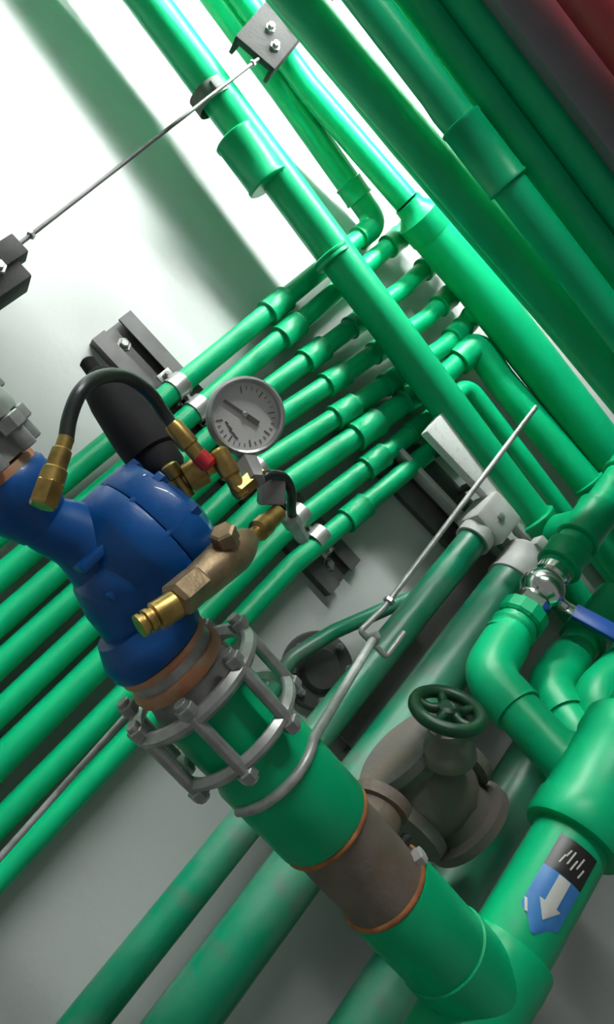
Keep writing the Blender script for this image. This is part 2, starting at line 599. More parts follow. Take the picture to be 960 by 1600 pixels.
# dark duct and red pipe in the corner
a, b = P(739, -103, .50), P(1054, 317, .50)
a, b = a+(a-b)*1.2, b+(b-a)*.5
ax = (b-a).normalized()
c = (a+b)/2
s = (UP-ax*UP.dot(ax)).normalized()
t = base(a, 'sheet_metal_duct', 'dark grey sheet metal duct between the green pipes and red pipe', 'duct')
hwd = 41*mpp(c)
q = ax.cross(s)
fs_ = (FW - ax*FW.dot(ax)).normalized()
ws_ = ax.cross(fs_)
obj('casing', box(c+fs_*.02, ax, ws_, fs_, (b-a).length/2, hwd, .03, .004), 'duct', t)
for f in (.3, .8):
    obj('joint_flange', box(along(a, b, f)+fs_*.02, ax, ws_, fs_, .006, hwd*1.05, .034, .001), 'duct', t)
t, pl, r = pipe('sprinkler_pipe', [(871, -99, .56), (1051, 141, .56)], 104, 'red painted pipe in the corner beyond the dark grey duct', m='redpipe', n=32, ext=(.6, .4))
ax = (pl[1]-pl[0]).normalized()
obj('grooved_coupling', lathe(P(1045, 117, .56), ax, [(0, r), (0, r*1.2), (.01, r*1.28), (.03, r*1.28), (.04, r*1.2), (.04, r)], 28), 'redpipe', t)

# grey hanger bracket over the headers and its rod
a, b = P(392, 96, .135), P(520, -56, .135)
ax = (b-a).normalized()
c = (a+b)/2
s = ax.cross(Y).normalized()
t = base(a, 'hanger_bracket', 'grey steel hanger bracket lying across the upper header pipes', 'bracket')
hb = 36*mpp(c)
obj('plate', box(c-Y*.012, s, Y, ax, hb, .006, (b-a).length/2, .0025), 'brownsteel', t)
for sg in (-1, 1):
    obj('side_flange', box(c+s*sg*hb*.88, s, Y, ax, hb*.09, .014, (b-a).length/2, .001), 'brownsteel', t)
for (u, v) in ((-.45, -.78), (.15, -.62), (-.5, -.35), (-.2, .1)):
    cc = c-Y*.018+s*hb*u+ax*v*(b-a).length/2
    obj('bolt', lathe(cc, -Y, [(0, .0075), (.005, .0075), (.005, .005), (.011, .005)], 6), 'steel', t, 20)


def rod(name, pixels, wpx, label, m='rod', fr=4, cat='rod', nut=None):
    pl = pts(pixels)
    rr = wpx*.5*mpp(pl[len(pl)//2])
    t = base(min(pl, key=lambda v: v.z), name, label, cat)
    obj('shaft', sweep(fillet(pl, rr*fr), rr, 12), m, t)
    for (s, i) in (nut or []):
        p = along(pl[i], pl[i+1], s)
        d = (pl[i+1]-pl[i]).normalized()
        obj('nut', lathe(p-d*rr*.9, d, [(0, rr*1.7), (rr*.3, rr*1.95), (rr*1.5, rr*1.95), (rr*1.8, rr*1.7)], 6), 'steel', t, 20)
    return t, pl, rr


rod('hanger_rod', [(404, 92, .148), (14, 394, .19)], 7.5, 'thin dark rod sloping over the white wall down to a black bracket', 'strut', nut=[(.03, 0), (.93, 0)])
c = P(-16, 440, .17)
t = base(c-Z*.05, 'rod_bracket', 'black steel bracket at the left edge holding the thin rod', 'bracket')
a, b = P(28, 372, .17), P(-22, 448, .17)
dz = UP
obj('post', box(c, sup, Y, sdir, .034, .02, .026, .003), 'brownsteel', t)
obj('lug', box(P(6, 402, .185), sup, Y, sdir, .022, .012, .013, .002), 'brownsteel', t)
obj('bolt', lathe(P(-2, 420, .195), -Y, [(0, .008), (.006, .008), (.006, .005), (.012, .005)], 6), 'steel', t, 20)

# ================================================================== LOWER VERTICALS (dusty pipes)
def vertical(name, px, py, d, wpx, zlo, top_px, label, m='dusty', group=None):
    p = P(px, py, d)
    rr = wpx*.5*mpp(p)
    zt = P(*top_px, d).z
    a, b = V3((p.x, p.y, zlo)), V3((p.x, p.y, zt))
    t = base(a, name, label, 'pipe', group)
    obj('pipe', sweep([a, along(a, b, .5), b], rr, 28), m, t)
    return t, a, b, rr


grp = 'dusty green standing pipes'
t, C1a, C1b, C1r = vertical('standing_pipe', 733, 852, .085, 48, .6, (757, 822), 'narrow dusty green standing pipe ending in a pale grey bracket', group=grp)
t, C2a, C2b, C2r = vertical('standing_pipe', 750, 975, .10, 78, .6, (812, 884), 'wide dusty green standing pipe with a pale collar at its top', group=grp)
t, C3a, C3b, C3r = vertical('standing_pipe', 752, 1322, .10, 92, .6, (930, 1050), 'dusty green standing pipe behind the pipe with the blue arrow', group=grp)
# pale brackets at their tops
t = base(C1b-UP*.02, 'pipe_bracket', 'pale grey bracket block on top of the narrow dusty pipe', 'bracket')
p = C1b+UP*.012
obj('block', box(p, X, Y, Z, C1r*1.35, C1r*1.3, .030, .007), 'palegrey', t)
obj('strap', lathe(p-UP*.046, UP, [(0, C1r*1.02), (0, C1r*1.22), (.02, C1r*1.22), (.02, C1r*1.02)], 28, ring=True), 'palegrey', t)
obj('screw', lathe(p-Y*C1r*1.3, -Y, [(0, .006), (.003, .006), (.004, .004)], 10), 'steel', t)
t = base(C2b-UP*.02, 'pipe_collar', 'pale grey collar closing the top of the wide dusty pipe', 'collar')
obj('sleeve', socket(C2b-UP*.004, UP, .056, C2r*1.06, 32, .08), 'palegrey', t)
obj('bolt_lug', box(C2b+V3((-C2r*.3, -C2r*.8, .030)), X, Y, Z, .011, .011, .010, .003), 'palegrey', t)

# dark grey-brown strip of channel section between the two dusty pipes
p = P(652, 1012, .03)
ztop = P(775, 862, .03).z
wch = 25*mpp(p)
a = V3((p.x, W, P(528, 1150, .03).z))
t = obj('upright_strip', extrude([(-wch, 0), (-wch, .040), (wch, .040), (wch, 0), (wch-.004, 0), (wch-.004, .036), (-wch+.004, .036), (-wch+.004, 0)], None, X, -Y, a, V3((p.x, W, ztop))), 'channelgrey', None, 20)
tag(t, 'dark grey-brown strip standing between the two dusty green pipes', 'channel')

# white framed rail below the headers
a, b = P(646, 674, .03), P(805, 842, .03)
ax = (b-a).normalized()
u2 = Y.cross(ax).normalized()
if u2.z < 0:
    u2 = -u2
t = base(a, 'rail_frame', 'pale steel support rail with a bright white face behind the headers', 'rail')
c = (a+b)/2
L = (b-a).length/2
obj('front_tube', box(c-Y*.062-u2*.006, ax, Y, u2, L, .009, .029, .002), 'white', t)
obj('web', box(c+Y*.008-u2*.030, ax, Y, u2, L, .003, .026, .001), 'strut', t)  # shade of the rail's recessed underside put into the dark web colour
obj('lower_lip', box(c-Y*.006-u2*.052, ax, Y, u2, L*1.02, .012, .0045, .001), 'palegrey', t)
obj('back_plate', box(c+Y*.022-u2*.058, ax, Y, u2, L*1.06, .007, .030, .002), 'strut', t)
for f in (-.6, 0, .6):
    obj('gusset', box(c+ax*L*f-Y*.024-u2*.008, ax, Y, u2, .003, .030, .008), 'strut', t)

# right-hand riser with the ball valve
DV = .175
vx = P(874, 884, DV)
vt = V3((vx.x, vx.y, P(985, 742, DV).z))
vb = P(868, 892, DV)
vb = V3((vx.x, vx.y, vb.z))
t = base(vb, 'riser_pipe', 'short green riser above the ball valve with two side joints', 'pipe')
rv = 29*mpp(vx)
obj('pipe', sweep([vb, along(vb, vt, .5), vt], rv, 24), 'green', t)
add_socket(t, vb+UP*.026, UP, rv, 1.5, 1.22)
zA = FA1[1].z
add_socket(t, V3((vx.x, vx.y, zA+.004)), UP, rv, 2.8, 1.2, name='tee')
zH = P(962, 808, .075).z
add_socket(t, V3((vx.x, vx.y, zH)), UP, rv, 2.8, 1.2, name='tee')
obj('branch_stub', cyl(V3((vx.x, vx.y, zA)), FA1[1]+(FA1[0]-FA1[1]).normalized()*.02, rv*1.1, 24), 'greendark', t)

t = base(vb-UP*.06, 'ball_valve', 'shiny nickel ball valve with a blue lever under the green riser', 'valve')
rb_ = rv*1.12
obj('body', lathe(vb-UP*.075, UP, [(0, rb_*.72), (.002, rb_*.86), (.016, rb_*.86), (.018, rb_*.74), (.026, rb_*1.0), (.038, rb_*1.12), (.050, rb_*1.0), (.060, rb_*.76), (.063, rb_*.86), (.082, rb_*.86), (.084, rb_*.7)], 28), 'chrome', t)
obj('end_nut', lathe(vb-UP*.079, UP, [(0, rb_*.9), (.003, rb_*1.0), (.014, rb_*1.0), (.017, rb_*.9)], 6), 'chrome', t, 20)
st0 = vb-UP*.036
lv = (X*.95-Y*.3).normalized()
obj('stem', cyl(st0, st0+lv*.040, .0085, 14), 'chrome', t)
h0 = st0+lv*.034
ldir = (P(1000, 1010, .24)-h0).normalized()
s, q = perp(ldir, UP)
lev = obj('lever', box(h0+ldir*.012, ldir, s, q, .026, .008, .002, .0008), 'chrome', t)
obj('lever_sleeve', box(h0+ldir*.062, ldir, s, q, .046, .0115, .0045, .002), 'bluelever', t)

# union and the bent branch under the valve
uc = vb-UP*.086
e_pts = [uc, uc-UP*.030, P(776, 1030, .15), P(752, 1062, .17), P(802, 1118, .22), P(888, 1196, .30)]
t = base(e_pts[-1], 'branch_pipe', 'thick green bent branch below the nickel ball valve', 'pipe')
re = 35*mpp(P(770, 1050, .2))
obj('pipe', sweep(fillet([e_pts[0], e_pts[1], P(760, 1056, .205), P(888, 1196, .30)], .06, 12), re, 28), 'green', t)
obj('union_nut', lathe(uc+UP*.008, -UP, [(0, re*1.05), (.003, re*1.2), (.02, re*1.2), (.024, re*1.08)], 12), 'greendark', t, 20)
obj('collar', socket(uc-UP*.036, UP, .026, re*1.1), 'greendark', t)
a, b = P(760, 1056, .205), P(888, 1196, .30)
obj('elbow', sweep(fillet([along(e_pts[1], a, .3), a, along(a, b, .42)], .06, 12), re*1.14, 28), 'greendark', t)

# second bent branch behind it
q0, q1, q2 = P(915, 1170, .24), P(856, 1078, .17), P(960, 935, .12)
t = base(q0, 'branch_pipe', 'green bent branch tucked behind, between the blue lever and the wide sleeve', 'pipe')
obj('pipe', sweep(fillet([q0, q1, q2], .06, 12), re*1.0, 28), 'green', t)
obj('elbow', sweep(fillet([along(q1, q0, .5), q1, along(q1, q2, .35)], .06, 12), re*1.14, 28), 'greendark', t)
add_socket(t, along(q1, q2, .55), q2-q1, re, 1.2, 1.2)
q0, q1, q2 = P(960, 1200, .26), P(930, 1090, .22), P(1010, 1010, .2)
t = base(q0, 'branch_pipe', 'green elbow at the right edge above the wide sleeve', 'pipe')
obj('pipe', sweep(fillet([q0, q1, q2], .05, 12), re*.95, 28), 'green', t)
obj('elbow', sweep(fillet([along(q1, q0, .5), q1, along(q1, q2, .6)], .05, 12), re*1.1, 28), 'greendark', t)
# runs that carry on behind the riser
pipe('header_pipe', [(838, 866, .045), (1010, 1090, .045)], 62, 'dark green pipe running on behind the riser below the blue lever', group='green header pipes')
pipe('header_pipe', [(905, 800, .04), (1010, 935, .04)], 60, 'dark green pipe running on behind the riser, above the blue lever', group='green header pipes')

# ================================================================== MAIN LINE
dM = {'v0': .47, 'fl': .415, 'tee': .335}
pV, pF, pT = P(15, 763, .470), P(330, 1105, .415), P(757, 1552, .335)
mA, mB = pV, pT
mdir = (mB-mA).normalized()


def mp(px, py=None):
    """the point of the main axis nearest to the ray through a pixel"""
    if py is None:
        py = 763+(px-15)*(1552-763)/(757-15)
    r = (FW*FPX + CR*(px-480) - CU*(py-800)).normalized()
    w0 = CAM-mA
    b_ = r.dot(mdir); d_ = r.dot(w0); e_ = mdir.dot(w0)
    s = (e_-b_*d_)/(1-b_*b_)
    return mA+mdir*s


RM = 80*mpp(mp(451))
# collar pipe after the flange
a, b = mp(318), mp(505)
t = base(a, 'main_pipe', 'large green pipe stub between the bolted flange and the rusty coupling', 'pipe')
obj('pipe', lathe(a, mdir, [(0, RM*.98), ((b-a).length*.42, RM*.98), ((b-a).length*.46, RM*1.05), ((b-a).length-.004, RM*1.05), ((b-a).length, RM*1.0)], 40), 'green', t)
# rusty coupling
a2, b2 = mp(494), mp(606)
L = (b2-a2).length
t = base(a2, 'rusty_coupling', 'rusty brown cast iron tee coupling on the large main pipe', 'coupling')
obj('body', lathe(a2, mdir, [(0, RM*.93), (.002, RM*.97), (L*.10, RM*.97), (L*.16, RM*.92), (L*.5, RM*.94), (L*.84, RM*.92), (L*.90, RM*.97), (L-.002, RM*.97), (L, RM*.93)], 40), 'rust', t)
for c in (mp(508), mp(599)):
    obj('rust_rim', torus(c, mdir, RM*.96, RM*.075, 48, 10), 'rustedge', t)
up_m = (UP-mdir*UP.dot(mdir)).normalized()
fr_m = (TOCAM-mdir*TOCAM.dot(mdir))
fr_m = (fr_m-up_m*fr_m.dot(up_m)).normalized()
bc = mp(556)
br = (up_m*.9+fr_m*-.2).normalized()
obj('branch', lathe(bc+br*RM*.7, br, [(0, RM*.62), (RM*.42, RM*.56), (RM*.46, RM*.66), (RM*.72, RM*.66), (RM*.76, RM*.5)], 32), 'rust', t)
bs = (up_m*.75+fr_m*.55).normalized()
pb = mp(594)
obj('plug', lathe(pb+bs*RM*.86, bs, [(0, RM*.2), (RM*.22, RM*.2), (RM*.26, RM*.15)], 6), 'palegrey', t, 20)
pb = mp(582)
bs2 = (up_m*.93+fr_m*.3).normalized()
obj('bolt', lathe(pb+bs2*RM*.9, bs2, [(0, RM*.13), (RM*.14, RM*.13), (RM*.2, RM*.08)], 8), 'black', t, 20)
# green sleeve then tee
a3, b3 = mp(602), mp(712)
L = (b3-a3).length
t = base(a3, 'main_sleeve', 'large green sleeve between the rusty coupling and the big tee', 'sleeve')
obj('sleeve', lathe(a3, mdir, [(0, RM*.92), (0, RM*1.0), (.003, RM*1.03), (L-.004, RM*1.03), (L, RM*1.0)], 40), 'green', t)
obj('weld_bead', torus(mp(704), mdir, RM*1.02, RM*.03, 44, 8), 'greendark', t)
tc = mp(757)
t = base(tc-UP*.17, 'pipe_tee', 'big green tee at the bottom where the main pipe meets the riser', 'tee')
RT = RM*1.12
obj('branch', lathe(mp(690), mdir, [(0, RM*.98), (.002, RM*1.08), (.02, RM*1.08), ((tc-mp(690)).length, RM*1.08)], 40), 'green', t)
obj('run', lathe(tc-UP*.115, UP, [(0, RT*.9), (0, RT*.98), (.004, RT*1.02), (.03, RT*1.02), (.036, RT), (.13, RT), (.136, RT*1.02), (.158, RT*1.02), (.162, RT*.98), (.162, RT*.8)], 44), 'green', t)
# riser with the label
zs = P(892, 1312, W-tc.y).z
t = base(tc+UP*.08, 'main_riser', 'large green riser pipe carrying the blue arrow sticker', 'pipe')
RL = RM*.96
obj('pipe', sweep([tc-UP*.30, tc+UP*.05, V3((tc.x, tc.y, zs+.25))], RL, 44), 'green', t)
ws = V3((tc.x, tc.y, zs))
t = base(ws, 'wide_sleeve', 'wide green sleeve on the riser above the blue arrow sticker', 'sleeve')
obj('body', lathe(ws, UP, [(0, RL*1.02), (0, RL*1.28), (.005, RL*1.34), (.03, RL*1.34), (.036, RL*1.28), (.115, RL*1.28), (.121, RL*1.34), (.145, RL*1.34), (.15, RL*1.28), (.15, RL*1.02)], 44), 'green', t)
# side outlets of the sleeve where the branches enter
o1 = (P(862, 1170, .27)-(ws+UP*.09))
o1.z = 0
obj('outlet', cyl(ws+UP*.085, ws+UP*.085+o1.normalized()*RL*1.75, re*1.2, 28), 'greendark', t)


# sticker bent around the riser
def onpipe(axis_p, R, f, s, u, th_, h):
    return axis_p + u*h + (f*math.cos(th_)+s*math.sin(th_))*R


def patch(poly_rows, R, thick=.0006):
    """rows of (h, x_left, x_right): a strip of thin sticker wrapped on the riser"""
    n = 10
    vs, fs = [], []
    for lay in (0, 1):
        for (h, xl, xr) in poly_rows:
            for i in range(n+1):
                x_ = xl+(xr-xl)*i/n
                vs.append(onpipe(tc, R+thick*lay, f_l, s_l, UP, x_/R, h))
    m = len(poly_rows)
    def ix(l, r, c): return l*m*(n+1)+r*(n+1)+c
    for r in range(m-1):
        for c in range(n):
            fs.append((ix(1, r, c), ix(1, r, c+1), ix(1, r+1, c+1), ix(1, r+1, c)))
            fs.append((ix(0, r, c), ix(0, r+1, c), ix(0, r+1, c+1), ix(0, r, c+1)))
    for r in range(m-1):
        fs.append((ix(0, r, 0), ix(1, r, 0), ix(1, r+1, 0), ix(0, r+1, 0)))
        fs.append((ix(0, r, n), ix(0, r+1, n), ix(1, r+1, n), ix(1, r, n)))
    for c in range(n):
        fs.append((ix(0, 0, c), ix(0, 0, c+1), ix(1, 0, c+1), ix(1, 0, c)))
        fs.append((ix(0, m-1, c), ix(1, m-1, c), ix(1, m-1, c+1), ix(0, m-1, c+1)))
    return vs, fs


f_l = CAM-tc
f_l.z = 0
f_l.normalize()
s_l = f_l.cross(UP).normalized()
if s_l.dot(X) < 0:
    s_l = -s_l
h1 = P(872, 1357, W-tc.y+RL).z-tc.z          # border of black and blue
LX = .010
hwid = .0215
hb_top = h1+.036
hb_bot = h1-.062
t = base(onpipe(tc, RL, f_l, s_l, UP, LX/RL, hb_bot), 'flow_sticker', 'blue sticker with white arrow and black name field on the green riser', 'sticker')
obj('blue_field', patch([(h1, LX-hwid, LX+hwid), (hb_bot+.018, LX-hwid, LX+hwid), (hb_bot, LX-.002, LX+.002)], RL+.0002), 'bluelabel', t)
obj('name_field', patch([(h1, LX-hwid, LX+hwid), (hb_top, LX-hwid, LX+hwid)], RL+.0003), 'blacklabel', t)
aw = obj('arrow', patch([(h1-.001, LX-.0045, LX+.0085), (h1-.030, LX-.0045, LX+.0085)], RL+.0010), 'whitelabel', t)
obj('arrow_head', patch([(h1-.030, LX-.010, LX+.014), (h1-.046, LX+.0015, LX+.0025)], RL+.0010), 'whitelabel', t)
obj('edge_strip', patch([(hb_bot+.024, LX-hwid, LX-hwid+.003), (hb_bot+.013, LX-hwid+.006, LX-hwid+.009)], RL+.0010), 'whitelabel', t)
for k, (hh, xl, ln) in enumerate(((.009, -.011, .010), (.012, -.004, .015), (.009, .001, .012), (.014, .006, .013), (.008, .011, .010), (.018, -.008, .008))):
    obj('lettering', patch([(h1+hh, LX+xl, LX+xl+.0016), (h1+hh+ln, LX+xl+.002, LX+xl+.0036)], RL+.0011), 'whitelabel', t)

# ------------------------------------------------------------------ bolted flange
f1, f2 = mp(300), mp(366)
R1, R2 = 124*mpp(f1), 117*mpp(f2)
Ri = RM*1.16


def ringplate(c, R, Ri, th_):
    e = th_*.35
    return lathe(c-mdir*th_/2, mdir, [(e, Ri), (0, Ri+e), (0, R-e), (e, R), (th_-e, R), (th_, R-e), (th_, Ri+e), (th_-e, Ri)], 48, ring=True)


t = base(f1, 'flange_set', 'grey steel flange rings bolted together around the large green pipe', 'flange')
obj('ring', ringplate(f1, R1, Ri, .013), 'steel', t)
obj('ring', ringplate(f2, R2, Ri, .012), 'steel', t)
NB = 7
for k in range(NB):
    a_ = 2*math.pi*(k+.35)/NB
    dirb = up_m*math.cos(a_)+fr_m*math.sin(a_)
    rr = (R1*.5+Ri*.5)*1.02
    a, b = f1+dirb*rr-mdir*.018, f2+dirb*rr+mdir*.015
    bo = obj('bolt', cyl(a, b, .0052, 12), 'steel', t)
    obj('nut', lathe(a+mdir*.004, mdir, [(0, .0068), (.001, .0078), (.008, .0078), (.009, .0068)], 6), 'steel', bo, 20)
    obj('nut', lathe(b-mdir*.012, mdir, [(0, .0068), (.001, .0078), (.008, .0078), (.009, .0068)], 6), 'steel', bo, 20)
# hub and gaskets up to the valve
h0, h1_ = mp(262), mp(306)
L = (h1_-h0).length
t = base(h0, 'flange_hub', 'dull grey metal hub between the blue valve and flange rings', 'hub')
obj('hub', lathe(h0, mdir, [(0, RM*.80), (L*.2, RM*.82), (L*.45, RM*.78), (L*.7, RM*.86), (L*1.2, RM*.96)], 40), 'greysteel', t)
g0 = mp(250)
obj('gasket', lathe(g0, mdir, [(0, RM*.7), (0, RM*.90), (.003, RM*.92), (.006, RM*.90), (.006, RM*.7)], 40), 'gasket', t)
obj('spacer_ring', lathe(mp(257), mdir, [(0, RM*.7), (0, RM*.86), (.012, RM*.86), (.012, RM*.7)], 40), 'steel', t)
obj('gasket', lathe(mp(270), mdir, [(0, RM*.7), (0, RM*.93), (.004, RM*.96), (.010, RM*.93), (.010, RM*.7)], 40), 'gasket', t)

# ------------------------------------------------------------------ blue control valve
vc = mp(150)
t = base(mp(150)-UP*.06, 'control_valve', 'blue cast control valve with a bolted round cover', 'valve')
BV = t


def off(px, up_px):
    c = mp(px)
    return c+up_m*up_px*mpp(c)


def rp(px, v):
    return v*mpp(mp(px))


bp = [off(256, 0), off(244, 0), off(226, 4), off(204, 16), off(180, 28), (off(150, 36)), off(122, 34), off(98, 24), off(74, 8), off(54, 2), off(34, 0), off(20, 0)]
br_ = [rp(250, v) for v in (62, 62, 60, 62, 66, 66, 60, 50, 44, 42, 46, 48)]


def smooth_path(pl, rad, sub=4):
    out, ro = [], []
    n = len(pl)
    for i in range(n-1):
        p0, p1, p2, p3 = pl[max(i-1, 0)], pl[i], pl[i+1], pl[min(i+2, n-1)]
        for k in range(sub):
            s = k/sub
            out.append(.5*((2*p1)+(p2-p0)*s+(2*p0-5*p1+4*p2-p3)*s*s+(3*p1-p0-3*p2+p3)*s**3))
            ro.append(rad[i]*(1-s)+rad[i+1]*s)
    out.append(pl[-1]); ro.append(rad[-1])
    return out, ro


bcn = off(164, 70)
rd = 122*mpp(bcn)
upv = (up_m+fr_m*.12).normalized()
pp, rr_ = smooth_path(bp, br_)
obj('body', sweep(pp, rr_, 36), 'blue', t)
sk, sr = smooth_path([off(172, 62), off(184, 46), off(204, 26), off(226, 8), off(248, 0)], [rd*.80, rd*.80, rd*.70, rp(226, 66), rp(248, 62)])
obj('skirt', sweep(sk, sr, 36), 'blue', t)
fi = mp(248)
obj('inlet_flange', lathe(fi, -mdir, [(0, RM*.80), (0, RM*.94), (.003, RM*.97), (.014, RM*.97), (.018, RM*.92), (.03, RM*.78)], 44), 'blue', t)
fo = mp(30)
rf = 72*mpp(fo)
obj('outlet_flange', lathe(fo, -mdir, [(-.026, rf*.62), (-.004, rf*.94), (0, rf), (.014, rf), (.017, rf*.95), (.017, rf*.5)], 44), 'blue', t)
# cover: body disc and bonnet disc, axis up
obj('body_disc', lathe(bcn, upv, [(-.034, rd*.52), (-.018, rd*.78), (-.006, rd*.95), (0, rd), (.016, rd), (.018, rd*.985), (.018, rd*.5)], 48), 'blue', t)
cv = obj('cover', lathe(bcn+upv*.019, upv, [(0, rd*.6), (0, rd*.985), (.002, rd), (.020, rd), (.024, rd*.96), (.028, rd*.78), (.034, rd*.58), (.038, rd*.40), (.040, rd*.2), (.040, 0)], 48), 'blue', t)
NBL = 10
for k in range(NBL):
    a_ = 2*math.pi*(k+.2)/NBL
    s, q = perp(upv, mdir)
    d_ = s*math.cos(a_)+q*math.sin(a_)
    p = bcn+upv*.040+d_*rd*.90
    obj('cover_bolt', lathe(p, upv, [(0, .0062), (.006, .0062), (.007, .005)], 6), 'blue', t, 20)
    obj('lug', cyl(bcn+upv*.004+d_*rd*.94, bcn+upv*.036+d_*rd*.94, rd*.06, 14), 'blue', t)
# ribs on the casting
for (x_, hh) in ((205, 40), (165, 46), (125, 44)):
    a, b = off(x_, -18), off(x_-6, hh)
    c = (a+b)/2+fr_m*rp(x_, 50)
    obj('rib', box(c, up_m, mdir, fr_m, (b-a).length*.55, .0035, rp(x_, 20), .0015), 'blue', t)
# bronze plugs at the top of the cover
for (px, py) in ((190, 772), (232, 775)):
    p = P(px, py, .45)
    obj('plug', lathe(p-UP*.004, UP, [(0, .008), (.007, .008), (.007, .0055), (.012, .0055)], 6), 'brass', t, 20)

# neighbour flange on the far left with gasket and bolts
fl = mp(8)
t = base(fl, 'steel_flange', 'grey steel flange with orange gasket at the left edge beyond the valve', 'flange')
obj('gasket', lathe(fl-mdir*.001, -mdir, [(0, rf*.6), (0, rf*.9), (.005, rf*.92), (.008, rf*.9), (.008, rf*.6)], 40), 'gasket', t)
obj('spacer_ring', lathe(fl-mdir*.011, -mdir, [(0, rf*.6), (0, rf*.86), (.016, rf*.86), (.016, rf*.6)], 40), 'palegrey', t)
obj('ring', lathe(fl-mdir*.036, -mdir, [(0, rf*.7), (0, rf*1.3), (.004, rf*1.34), (.012, rf*1.34), (.016, rf*1.3), (.016, rf*.7)], 44), 'steel', t)
obj('pipe_stub', cyl(fl-mdir*.03, fl-mdir*1.1, rf*.8, 36), 'green', t)
for k in range(8):
    a_ = 2*math.pi*(k+.15)/8
    d_ = up_m*math.cos(a_)+fr_m*math.sin(a_)
    a = fl-mdir*.065+d_*rf*1.12
    bo = obj('bolt', cyl(a, a+mdir*.055, .006, 12), 'steel', t)
    obj('nut', lathe(a+mdir*.030, mdir, [(0, .009), (.001, .0105), (.010, .0105), (.011, .009)], 6), 'steel', bo, 20)
    obj('nut', lathe(a+mdir*.004, mdir, [(0, .009), (.001, .0105), (.010, .0105), (.011, .009)], 6), 'steel', bo, 20)

# ------------------------------------------------------------------ gate valve behind the main line
gv = P(678, 1232, .20)
mg = mpp(gv)
t = base(gv-UP*.08, 'gate_valve', 'grey brown cast valve with a dark green handwheel behind the coupling', 'valve')
obj('body', lathe(gv-UP*88*mg, UP, [(0, 50*mg), (4*mg, 66*mg), (22*mg, 66*mg), (28*mg, 52*mg), (60*mg, 70*mg), (95*mg, 74*mg), (125*mg, 60*mg), (140*mg, 48*mg), (146*mg, 62*mg), (162*mg, 62*mg), (165*mg, 50*mg)], 36), 'castgrey', t)
for sg in (-1, 1):
    obj('end_flange', lathe(gv+X*sg*40*mg, X*sg, [(0, 58*mg), (28*mg, 58*mg), (30*mg, 78*mg), (46*mg, 78*mg), (48*mg, 60*mg)], 36), 'castgrey', t)
# bonnet slopes up to the wheel
hwc = P(700, 1110, .30)
bdir = (hwc-(gv+fr_m*40*mg)).normalized()
bst = hwc-bdir*88*mg
obj('bonnet', lathe(bst, bdir, [(0, 40*mg), (20*mg, 38*mg), (34*mg, 26*mg), (50*mg, 24*mg), (54*mg, 30*mg), (62*mg, 30*mg), (66*mg, 16*mg), (96*mg, 10*mg)], 28), 'castgrey', t)
wax = (bdir*.75+TOCAM*.2+UP*.45).normalized()
wh = obj('handwheel', torus(hwc, wax, 48*mg, 10*mg, 44, 12), 'darkgreen', t, label='dark green handwheel')
s, q = perp(wax, mdir)
for k in range(5):
    a_ = 2*math.pi*k/5+.3
    d_ = s*math.cos(a_)+q*math.sin(a_)
    obj('spoke', sweep([hwc+d_*8*mg, hwc+d_*26*mg-wax*4*mg, hwc+d_*46*mg], [9*mg, 7*mg, 8*mg], 10), 'darkgreen', wh)
obj('hub', lathe(hwc-wax*10*mg, wax, [(0, 12*mg), (3*mg, 16*mg), (16*mg, 16*mg), (20*mg, 11*mg)], 20), 'darkgreen', wh)

# ------------------------------------------------------------------ rods around the main line
rod('threaded_rod', [(224, 1088, .36), (-240, 1610, .40)], 13, 'light grey rod running down in front of the lowest wall pipes', nut=[(.04, 0)])
# strap looping round the large pipe and rising as a rod
cc = mp(418)
loop = []
for i in range(15):
    a_ = math.radians(205-140*i/14*1.0)
    d_ = -up_m*math.cos(a_-math.radians(0)) if False else (up_m*math.cos(math.radians(168-120*i/14))+fr_m*math.sin(math.radians(168-120*i/14)))
    loop.append(cc+d_*RM*1.09)
top = P(588, 992, .30)
t = base(loop[0], 'strap_hanger', 'grey strap rod looping round the large green pipe and rising', 'hanger')
obj('loop', sweep(loop+[along(loop[-1], top, .12), top], .0044, 12), 'rod', t)
obj('nut', lathe(along(loop[-1], top, .93), top-loop[-1], [(0, .006), (.001, .0075), (.008, .0075), (.009, .006)], 6), 'steel', t, 20)
rod('hanger_rod', [(838, 636, .27), (600, 950, .27), (563, 986, .27), (604, 1026, .27), (632, 988, .27)], 10, 'thin steel rod slanting before the header, hooked at its lower end', nut=[(.97, 0)], fr=1.2)

# small round flange cover and bent dusty pipe under the wall rail
c = P(508, 1045, .03)
t = base(c, 'round_cover', 'small dark round steel cover with bolts under the wall pipes', 'cover')
rc = 62*mpp(c)
obj('disc', lathe(c+Y*.028, -Y, [(0, rc), (.010, rc), (.013, rc*.96), (.013, rc*.6), (.022, rc*.5), (.022, 0)], 36), 'strut', t)
for k in range(8):
    a_ = 2*math.pi*k/8
    p = c+Y*.016+(X*math.cos(a_)+Z*math.sin(a_))*rc*.8
    obj('bolt', lathe(p, -Y, [(0, .006), (.006, .006), (.006, .004), (.010, .004)], 6), 'steel', t, 20)
pipe('bent_pipe', [(425, 1085, .04), (452, 1030, .045), (520, 988, .05), (640, 935, .05)], 24, 'thin dusty green bent pipe above the small round cover', m='dusty', fr=6)

# ------------------------------------------------------------------ pilot fittings on the valve
def nipple(t, a, b, prof, m='brass', n=20, name='nipple', sharp=30):
    L = (b-a).length
    k = mpp((a+b)/2)
    return obj(name, lathe(a, b-a, [(L*s, r*k) for s, r in prof], n), m, t, sharp)


